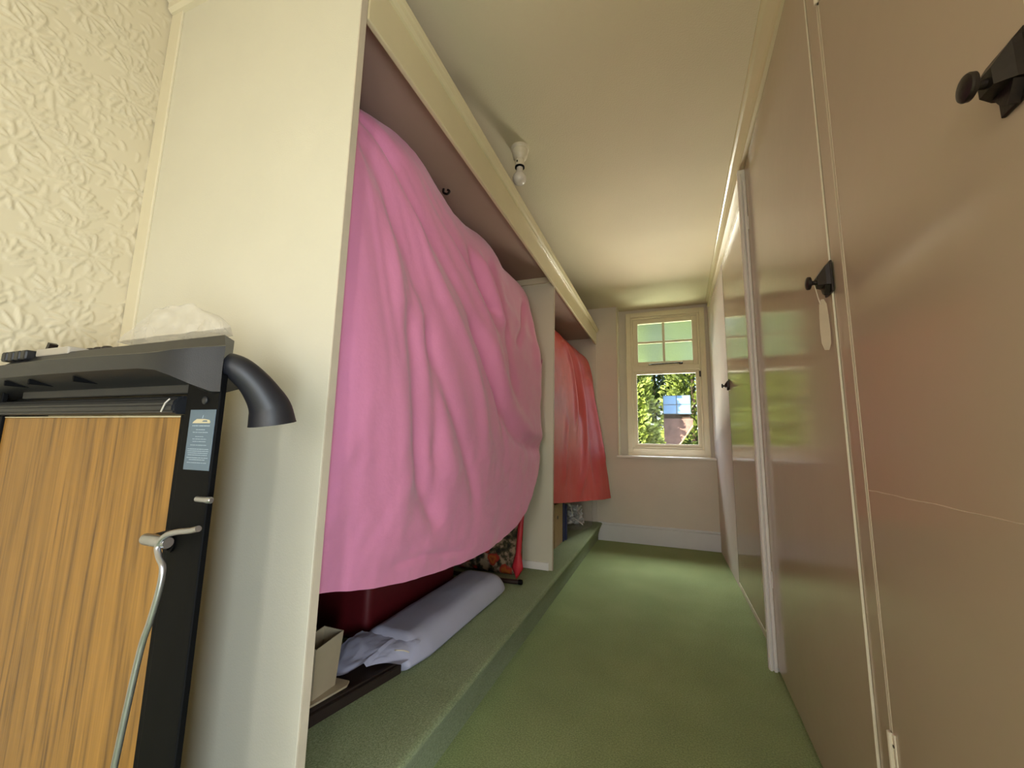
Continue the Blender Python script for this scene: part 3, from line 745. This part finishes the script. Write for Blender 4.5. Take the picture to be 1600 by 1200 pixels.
rows = [(.9945, .020, .0016), (.9885, .010, .0012), (.9845, .017, .0012), (.9780, .010, .0010), (.9742, .016, .0010), (.9705, .015, .0010), (.9650, .019, .0010), (.9590, .024, .0011), (.9560, .024, .0011), (.9530, .023, .0011), (.9500, .022, .0011), (.9460, .024, .0011), (.9430, .018, .0011), (.9385, .022, .0010)]
for z, hw, h in rows:
    x = -0.669 - hw
    while x < -0.669 + hw:
        l = rr.uniform(.0015, .006); x1 = min(x + l, -0.669 + hw)
        box_into(bm, x, x1, 0.4134, 0.4139, z - h / 2, z + h / 2); x = x1 + rr.uniform(.0006, .0016)
o = finish('small_print', bm, M['print'], lab); o['kind'] = 'stuff'
bm = bmesh.new(); lathe(bm, [(.0062, 0), (.0062, .002), (.004, .0035), (0, .0038)], (-0.668, 0.4152, 1.034), (0, -1, 0), 18); finish('cap_bolt', bm, M['charcoal'], tm, True, 40)
bm = bmesh.new(); lathe(bm, [(.0042, 0), (.0044, .018), (.0048, .022), (.0048, .029), (.003, .0315), (0, .032)], (-0.643, 0.405, 0.888), (1, 0, 0), 16); tube(bm, [(-0.641, 0.406, 0.888), (-0.641, 0.418, 0.888)], .003, 8); finish('locating_pin', bm, M['steel'], tm, True, 40)
bm = bmesh.new(); lathe(bm, [(.0125, 0), (.0125, .004), (.009, .0045), (.009, .008), (.005, .0085), (.005, .011), (0, .0112)], (-0.706, 0.4155, 0.817), (0, -1, 0), 22); finish('pivot_bolt', bm, M['black'], tm, True, 40)
bm = bmesh.new(); tube(bm, [(-0.571, .366, .860), (-0.590, .368, .8555), (-0.620, .370, .8505), (-0.644, .371, .843), (-0.657, .371, .829), (-0.650, .370, .8155), (-0.637, .369, .803), (-0.638, .369, .776), (-0.648, .369, .735), (-0.661, .369, .690), (-0.680, .369, .552), (-0.70, .372, .40), (-0.72, .380, .20), (-0.735, .40, .06)], .0040, 12, 90); finish('locking_strut', bm, M['steel'], tm, True, 50)
bm = bmesh.new(); lathe(bm, [(.0075, 0), (.0082, .002), (.0082, .05), (.007, .052)], (-0.700, .378, .832), (1, 0, 0), 18); tube(bm, [(-0.698, .378, .832), (-0.712, .418, .832)], .005, 8); finish('strut_peg', bm, M['steel'], tm, True, 40)

# ------------------------------------------------------------------ crumpled plastic bag on the console
def crumple(pts, n_sub, amp, seed):
    bm = bmesh.new()
    for p in pts: bm.verts.new(p)
    bmesh.ops.convex_hull(bm, input=bm.verts)
    for v in [v for v in bm.verts if not v.link_faces]: bm.verts.remove(v)
    for _ in range(n_sub): bmesh.ops.subdivide_edges(bm, edges=bm.edges, cuts=1, use_grid_fill=True); bmesh.ops.triangulate(bm, faces=bm.faces)
    bmesh.ops.recalc_face_normals(bm, faces=bm.faces)
    bm.normal_update()
    mv = []
    for v in bm.verts:
        p = v.co
        k = abs(noise.noise(Vector((p.x * 18 + seed, p.y * 18, p.z * 30)))) * 2 - .6 + .35 * noise.noise(p * 45)
        mv.append(v.normal * (amp * k))
    for v, d in zip(bm.verts, mv): v.co += d
    return bm
zb = 1.161
bag = finish('plastic_bag', crumple([(-1.03, .455, zb), (-0.98, .450, zb), (-0.74, .448, zb), (-0.715, .460, zb + .004), (-0.74, .495, zb), (-1.02, .495, zb), (-0.945, .470, 1.229), (-0.870, .462, 1.226), (-0.815, .465, 1.224), (-0.770, .47, 1.200), (-0.722, .475, 1.174), (-0.985, .465, 1.190)], 4, .0055, 2.0), M['film'], None, True, 35)
tag_obj(bag, 'crumpled translucent plastic bag on top of the treadmill console', 'bag')

# ------------------------------------------------------------------ things on the step, near bay
ZS = 0.1755
bd = thing('wooden_board', 'dark stained flat board on the step behind the side panel', 'board', (-1.15, 1.1, ZS))
bm = bmesh.new()
prism(bm, [(-1.40, .72), (-1.0, .72), (-0.955, .99), (-0.885, 1.30), (-1.40, 1.305)], 'z', ZS, ZS + .030)
bmesh.ops.bevel(bm, geom=list(bm.edges), offset=.003, segments=2, affect='EDGES'); finish('board_top', bm, M['darkwood'], bd)
bm = bmesh.new(); prism(bm, [(-1.012, .73), (-1.0, .73), (-0.967, .99), (-0.898, 1.30), (-0.91, 1.30), (-0.979, .99)], 'z', ZS + .0305, ZS + .036); finish('edge_strip', bm, M['darkwood'], bd)

jar = thing('bookend', 'ivory plastic holder with open tapered box on a flat base plate', 'holder', (-1.03, 1.06, ZS + .0365))
zb = ZS + .0370
bm = bmesh.new(); prism(bm, [(-1.16, .86), (-1.005, .86), (-0.972, 1.02), (-0.953, 1.11), (-0.965, 1.135), (-1.16, 1.12)], 'z', zb, zb + .006); bmesh.ops.bevel(bm, geom=list(bm.edges), offset=.0015, segments=2, affect='EDGES'); finish('base_plate', bm, M['ivory'], jar)
def tapered_cup(bm, cx, cy, b, t, z0, z1, th, slope):
    ring = lambda hx, hy, z, sl=0: [(cx - hx, cy - hy, z), (cx + hx, cy - hy, z), (cx + hx, cy + hy, z + sl), (cx - hx, cy + hy, z + sl)]
    L = [ring(b[0], b[1], z0), ring(t[0], t[1], z1, slope), ring(t[0] - th, t[1] - th, z1, slope), ring(b[0] - th, b[1] - th, z0 + th)]
    R = [[bm.verts.new(q) for q in l] for l in L]
    for a, c_ in zip(R, R[1:]):
        for k in range(4): bm.faces.new((a[k], a[(k + 1) % 4], c_[(k + 1) % 4], c_[k]))
    bm.faces.new(R[0][::-1]); bm.faces.new(R[-1])
bm = bmesh.new(); tapered_cup(bm, -1.02, 1.055, (.030, .044), (.040, .054), zb + .006, zb + .150, .003, .012); finish('box_body', bm, M['ivory'], jar)
bm = bmesh.new(); tapered_cup(bm, -1.075, 1.0, (.012, .030), (.014, .034), zb + .006, zb + .170, .002, .0); finish('rear_slot', bm, M['ivory'], jar)

# lavender padded cover
def pad():
    nx, ny = 40, 90
    top, bot = np.zeros((ny, nx, 3)), np.zeros((ny, nx, 3))
    for i in range(ny):
        t = i / (ny - 1); y = 1.312 + t * (2.185 - 1.312)
        e1 = min(1, max(0, (2.185 - y) / .10)); e1 = math.sqrt(max(0, 1 - (1 - e1) ** 2))
        xr = -0.838 + 0.012 * (t - .5) - .04 * (1 - e1) - .02 * max(0, 1 - t * 8); xl = -1.105 + .02 * (1 - e1)
        for j in range(nx):
            s = j / (nx - 1); x = xl + (xr - xl) * s
            q = min(s, 1 - s) * (xr - xl); r = min(1, q / .075); h = math.sqrt(max(0, 1 - (1 - r) ** 2))
            e0 = min(1, .45 + (y - 1.312) / .10)
            zt = ZS + .010 + .088 * h * (0.35 + .65 * e1) * e0 + .004 * fbm(x * 9, y * 6, 2, 2)
            zbm = ZS + .001
            zbm += (1 - h) * .02
            top[i, j] = (x, y, max(zt, zbm + .001)); bot[i, j] = (x, y, zbm)
    bm = bmesh.new(); a = grid_mesh(bm, top); b = grid_mesh(bm, bot)
    for i in range(ny - 1):
        for j in (0, nx - 1): bm.faces.new((a[i][j], a[i + 1][j], b[i + 1][j], b[i][j]))
    for j in range(nx - 1):
        for i in (0, ny - 1): bm.faces.new((a[i][j], a[i][j + 1], b[i][j + 1], b[i][j]))
    return bm
pl = thing('padded_cover', 'lavender grey padded cover lying lengthwise on the step with a crumpled open end', 'cushion', (-0.97, 1.75, ZS))
pb = finish('pad', pad(), M['lavender'], pl, True)
# loose crumpled hem at the near end
nx, ny = 50, 26; G = np.zeros((nx, ny, 3))
for i in range(nx):
    s = i / (nx - 1)
    for j in range(ny):
        t = j / (ny - 1)
        x = -1.10 + .245 * s - .02 * t; y = 1.345 - .165 * t * (0.55 + .75 * math.exp(-((s - .38) / .24) ** 2)) + .02 * s
        z = ZS + .083 - .035 * t ** 2 - (.02 * t if s > .6 else 0) + .014 * math.sin(9.5 * s + 1.2 * t) * t + .005 * fbm(s * 6, t * 4, 1.0, 3)
        z -= .022 * t * max(0, (s - .75) * 4)
        G[i, j] = (x, y, max(z, ZS + .042))
bm = bmesh.new(); grid_mesh(bm, G); finish('open_hem', bm, M['lavender'], pl, True)
o = pl.children[-1]; md = o.modifiers.new('thickness', 'SOLIDIFY'); md.thickness = .004; md.offset = 1
bm = bmesh.new(); tube(bm, [(-0.905, 1.283, ZS + .078), (-0.89, 1.278, ZS + .083), (-0.872, 1.290, ZS + .080), (-0.862, 1.305, ZS + .070)], .0022, 6, 12); finish('drawstring', bm, M['string'], pl, True)

sc_ = thing('suitcase', 'maroon suitcase standing behind the lavender padded cover', 'suitcase', (-1.26, 1.78, ZS))
bm = bmesh.new(); box_into(bm, -1.40, -1.125, 1.40, 2.12, ZS + .002, .56, .03, 4); cs = finish('shell', bm, M['maroon'], sc_, True, 40)
box('zip_band', -1.401, -1.124, 1.399, 2.121, .47, .482, M['black'], sc_, .002)
bm = bmesh.new(); tube(bm, [(-1.26, 1.66, .555), (-1.26, 1.68, .585), (-1.26, 1.84, .585), (-1.26, 1.86, .555)], .009, 8, 20); finish('handle', bm, M['black'], sc_, True)

ws = thing('walking_stick', 'dark brown rounded stick end poking out beyond the padded cover', 'stick', (-1.0, 2.32, ZS))
bm = bmesh.new(); tube(bm, [(-1.25, 2.285, ZS + .014), (-1.0, 2.292, ZS + .014), (-0.90, 2.288, ZS + .013), (-0.812, 2.297, ZS + .0135)], .0125, 14, 24); finish('shaft', bm, mat('brown_stick', '33241e', .3, .1, 20), ws, True, 60)
bm = bmesh.new(); lathe(bm, [(.0134, 0), (.0138, .002), (.0138, .018), (.0125, .022), (0, .023)], (-0.812, 2.297, ZS + .0142), (1, .08, 0), 16); finish('rubber_end', bm, M['black'], ws, True, 40)

fb = thing('floral_bag', 'floral tapestry bag with a red ribbon tucked under the pink sheet', 'bag', (-1.02, 2.48, ZS))
bm = bmesh.new(); box_into(bm, -1.30, -0.872, 2.41, 2.560, ZS + .001, .62, .035, 4); bmesh.ops.subdivide_edges(bm, edges=bm.edges, cuts=2, use_grid_fill=True)
for v in bm.verts: v.co.y += .012 * fbm(v.co.x * 6, v.co.z * 6, 3, 2); v.co.x += .008 * fbm(v.co.y * 9, v.co.z * 6, 8, 2)
finish('bag_body', bm, M['floral'], fb, True)
for x in (-1.18, -.99):
    bm = bmesh.new(); tube(bm, [(x - .05, 2.50, .62), (x - .04, 2.50, .70), (x + .04, 2.50, .70), (x + .05, 2.50, .62)], .008, 8, 16); finish('bag_handle', bm, M['maroon'], fb, True)
n = 30; G = np.zeros((n, 7, 3))
for i in range(n):
    t = i / (n - 1); z = .60 - t * (.60 - ZS - .004); y = 2.386 - .012 * math.sin(t * 3)
    cx = -0.826 - .028 * t; hw = .017 + (.020 * max(0, (t - .66) / .2) if t < .86 else .020 * (1 - (t - .86) / .14) - .012 * (t - .86) / .14)
    for j in range(7):
        s = j / 6 * 2 - 1; G[i, j] = (cx + s * hw - (.0 if t < .86 else 0), y - .010 * math.cos(s * 1.6) - .012 * max(0, t - .6) * (1 - abs(s)) * 2, z)
bm = bmesh.new(); grid_mesh(bm, G); rb = finish('ribbon', bm, M['ribbon'], fb, True)
md = rb.modifiers.new('thickness', 'SOLIDIFY'); md.thickness = .002

# ------------------------------------------------------------------ things on the step, far bay
f1 = thing('box_file', 'buff cardboard box file standing just behind the divider panel', 'file', (-0.96, 3.22, ZS))
bm = bmesh.new(); box_into(bm, -1.12, -0.82, 3.14, 3.385, ZS + .001, .50, .004); finish('file_case', bm, M['buff'], f1)
bm = bmesh.new(); lathe(bm, [(.014, 0), (.014, .002), (.009, .0022)], (-0.8200, 3.22, .395), (1, 0, 0), 20); finish('finger_ring', bm, M['iron'], f1)
for k, (y0, y1, h, xe, lb_) in enumerate([(3.388, 3.440, .49, -.815, 'navy blue ring binder pressed against the buff box file'), (3.452, 3.492, .46, -.805, 'navy blue folder next to the clear plastic bag')]):
    f2 = thing('ring_binder', lb_, 'binder', (-0.96, (y0 + y1) / 2, ZS), 'blue binders in the far bay')
    box('cover', -1.11, xe, y0, y0 + .004, ZS + .001, h, M['navy'], f2, .001); box('cover', -1.11, xe, y1 - .004, y1, ZS + .001, h, M['navy'], f2, .001)
    box('spine', xe - .004, xe, y0 + .004, y1 - .004, ZS + .001, h, M['navy'], f2, .001)
    box('paper_block', -1.10, xe - .012, y0 + .006, y1 - .006, ZS + .004, h - .012, M['string'], f2, .001)
cb = thing('clear_bag', 'clear plastic bag holding scrunched silver foil at the end of the step', 'bag', (-0.83, 4.05, ZS))
finish('film', crumple([(-1.00, 3.86, ZS + .004), (-0.76, 3.88, ZS + .004), (-0.705, 4.10, ZS + .004), (-0.72, 4.28, ZS + .004), (-1.0, 4.28, ZS + .004), (-0.98, 3.90, .42), (-0.80, 3.92, .41), (-0.72, 4.15, .42), (-0.75, 4.26, .44), (-1.0, 4.26, .44)], 4, .012, 5.0), M['clearfilm'], cb)
finish('silver_foil', crumple([(-0.96, 3.96, ZS + .03), (-0.80, 3.97, ZS + .05), (-0.77, 4.08, ZS + .03), (-0.96, 4.1, ZS + .03), (-0.94, 3.98, .38), (-0.83, 3.99, .39), (-0.80, 4.08, .36), (-0.95, 4.1, .38)], 4, .022, 8.0), M['foil'], cb)
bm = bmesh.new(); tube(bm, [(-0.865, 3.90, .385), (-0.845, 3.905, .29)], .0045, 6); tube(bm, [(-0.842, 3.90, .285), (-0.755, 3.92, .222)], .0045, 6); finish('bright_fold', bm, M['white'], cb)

# ------------------------------------------------------------------ outside
g0 = -2.6
structure(box('ground', -14, 14, 4.9, 40, g0 - .1, g0, M['grass'], bev=0), 'lawn below the window')
def tree(x, y, h, r, n, m, label, seed, size=.16, group='conifers beyond the window'):
    t = thing('conifer_tree', label, 'tree', (x, y, g0), group)
    bm = bmesh.new(); tube(bm, [(x, y, g0), (x, y, g0 + h * .9)], [.10, .03], 10); finish('trunk', bm, M['bark'], t)
    r_ = np.random.default_rng(seed); V, F = [], []
    for k in range(n):
        u = r_.uniform(0.02, 1) ; a = r_.uniform(0, 2 * math.pi)
        rr_ = r * (1 - u ** 2.2 * .85) * (0.62 + .38 * r_.uniform()) * (1 + .22 * math.sin(a * 5 + u * 17) * math.sin(u * 31))
        p = np.array([x + rr_ * math.cos(a), y + rr_ * math.sin(a), g0 + u * h])
        d = np.array([math.cos(a) * .8, math.sin(a) * .8, r_.uniform(-.1, .9)]) + r_.normal(0, .35, 3); d /= np.linalg.norm(d)
        sd = np.cross(d, r_.normal(0, 1, 3)); sd /= np.linalg.norm(sd); up = np.cross(d, sd)
        L = size * r_.uniform(.6, 1.3); W = L * .28; b = len(V)
        V += [p - d * L * .5, p + sd * W + up * W * .3, p + d * L * .5, p - sd * W + up * W * .3]
        F += [(b, b + 1, b + 2, b + 3)]
    me = bpy.data.meshes.new('foliage'); me.from_pydata([tuple(v - np.array([x, y, g0])) for v in V], [], F)
    o = link('foliage', me, m, t); o['kind'] = 'stuff'
    return t
tree(-0.72, 8.3, 7.4, .74, 16000, M['leaf'], 'yellow green conifer filling the left of the lower window pane', 1, .13)
tree(0.75, 12.4, 9.2, 1.0, 13000, M['leaf'], 'bright green conifer rising behind the blue panes', 2, .17)
tree(-1.75, 11.6, 9.0, 1.05, 9000, M['leafdark'], 'dark green conifer behind the yellow green one', 3, .2)
tree(2.9, 11.2, 8.2, 1.0, 4500, M['leaf'], 'tall conifer at the right edge of the window view', 4, .2)
tree(-0.35, 15.7, 10.5, 1.5, 12000, M['leafdark'], 'broad dark conifer farthest from the window', 5, .26)

ob = thing('outbuilding', 'outbuilding with brown tiled roof and a four-pane rooflight with painted blue sky reflection beyond the window', 'building', (0.25, 9.6, g0))
box('wall', -0.035, 1.3, 9.02, 10.4, g0, 0.90, M['brick'], ob, 0)
bm = bmesh.new()
# roof slope facing the corridor, with a raked right edge
A = [(-0.034, 9.0, .90), (0.20, 9.0, .90), (0.53, 9.20, 1.38), (0.54, 9.26, 1.54), (-0.035, 9.26, 1.54)]
B = [(p[0], p[1] + .06, p[2] - .02) for p in A]
a = [bm.verts.new(p) for p in A]; b = [bm.verts.new(p) for p in B]; bm.faces.new(a); bm.faces.new(b[::-1])
for k in range(5): bm.faces.new((a[k], a[(k + 1) % 5], b[(k + 1) % 5], b[k]))
finish('roof', bm, M['roof'], ob)
bm = bmesh.new(); tube(bm, [(0.20, 8.99, .905), (0.53, 9.19, 1.385)], .018, 6); finish('verge', bm, M['buff'], ob)
box('dormer_cheek', -0.03, 0.50, 9.30, 9.6, 1.40, 2.04, M['bark'], ob, 0)
dw = box('rooflight', -0.040, 0.505, 9.235, 9.30, 1.628, 2.03, M['shedframe'], ob, .004)
for x0, x1 in ((-0.030, 0.222), (0.240, 0.496)):
    for z0, z1 in ((1.640, 1.824), (1.840, 2.020)):
        box('pane', x0, x1, 9.226, 9.236, z0, z1, M['skyglass'], dw, .002)
bpy.context.view_layer.update()
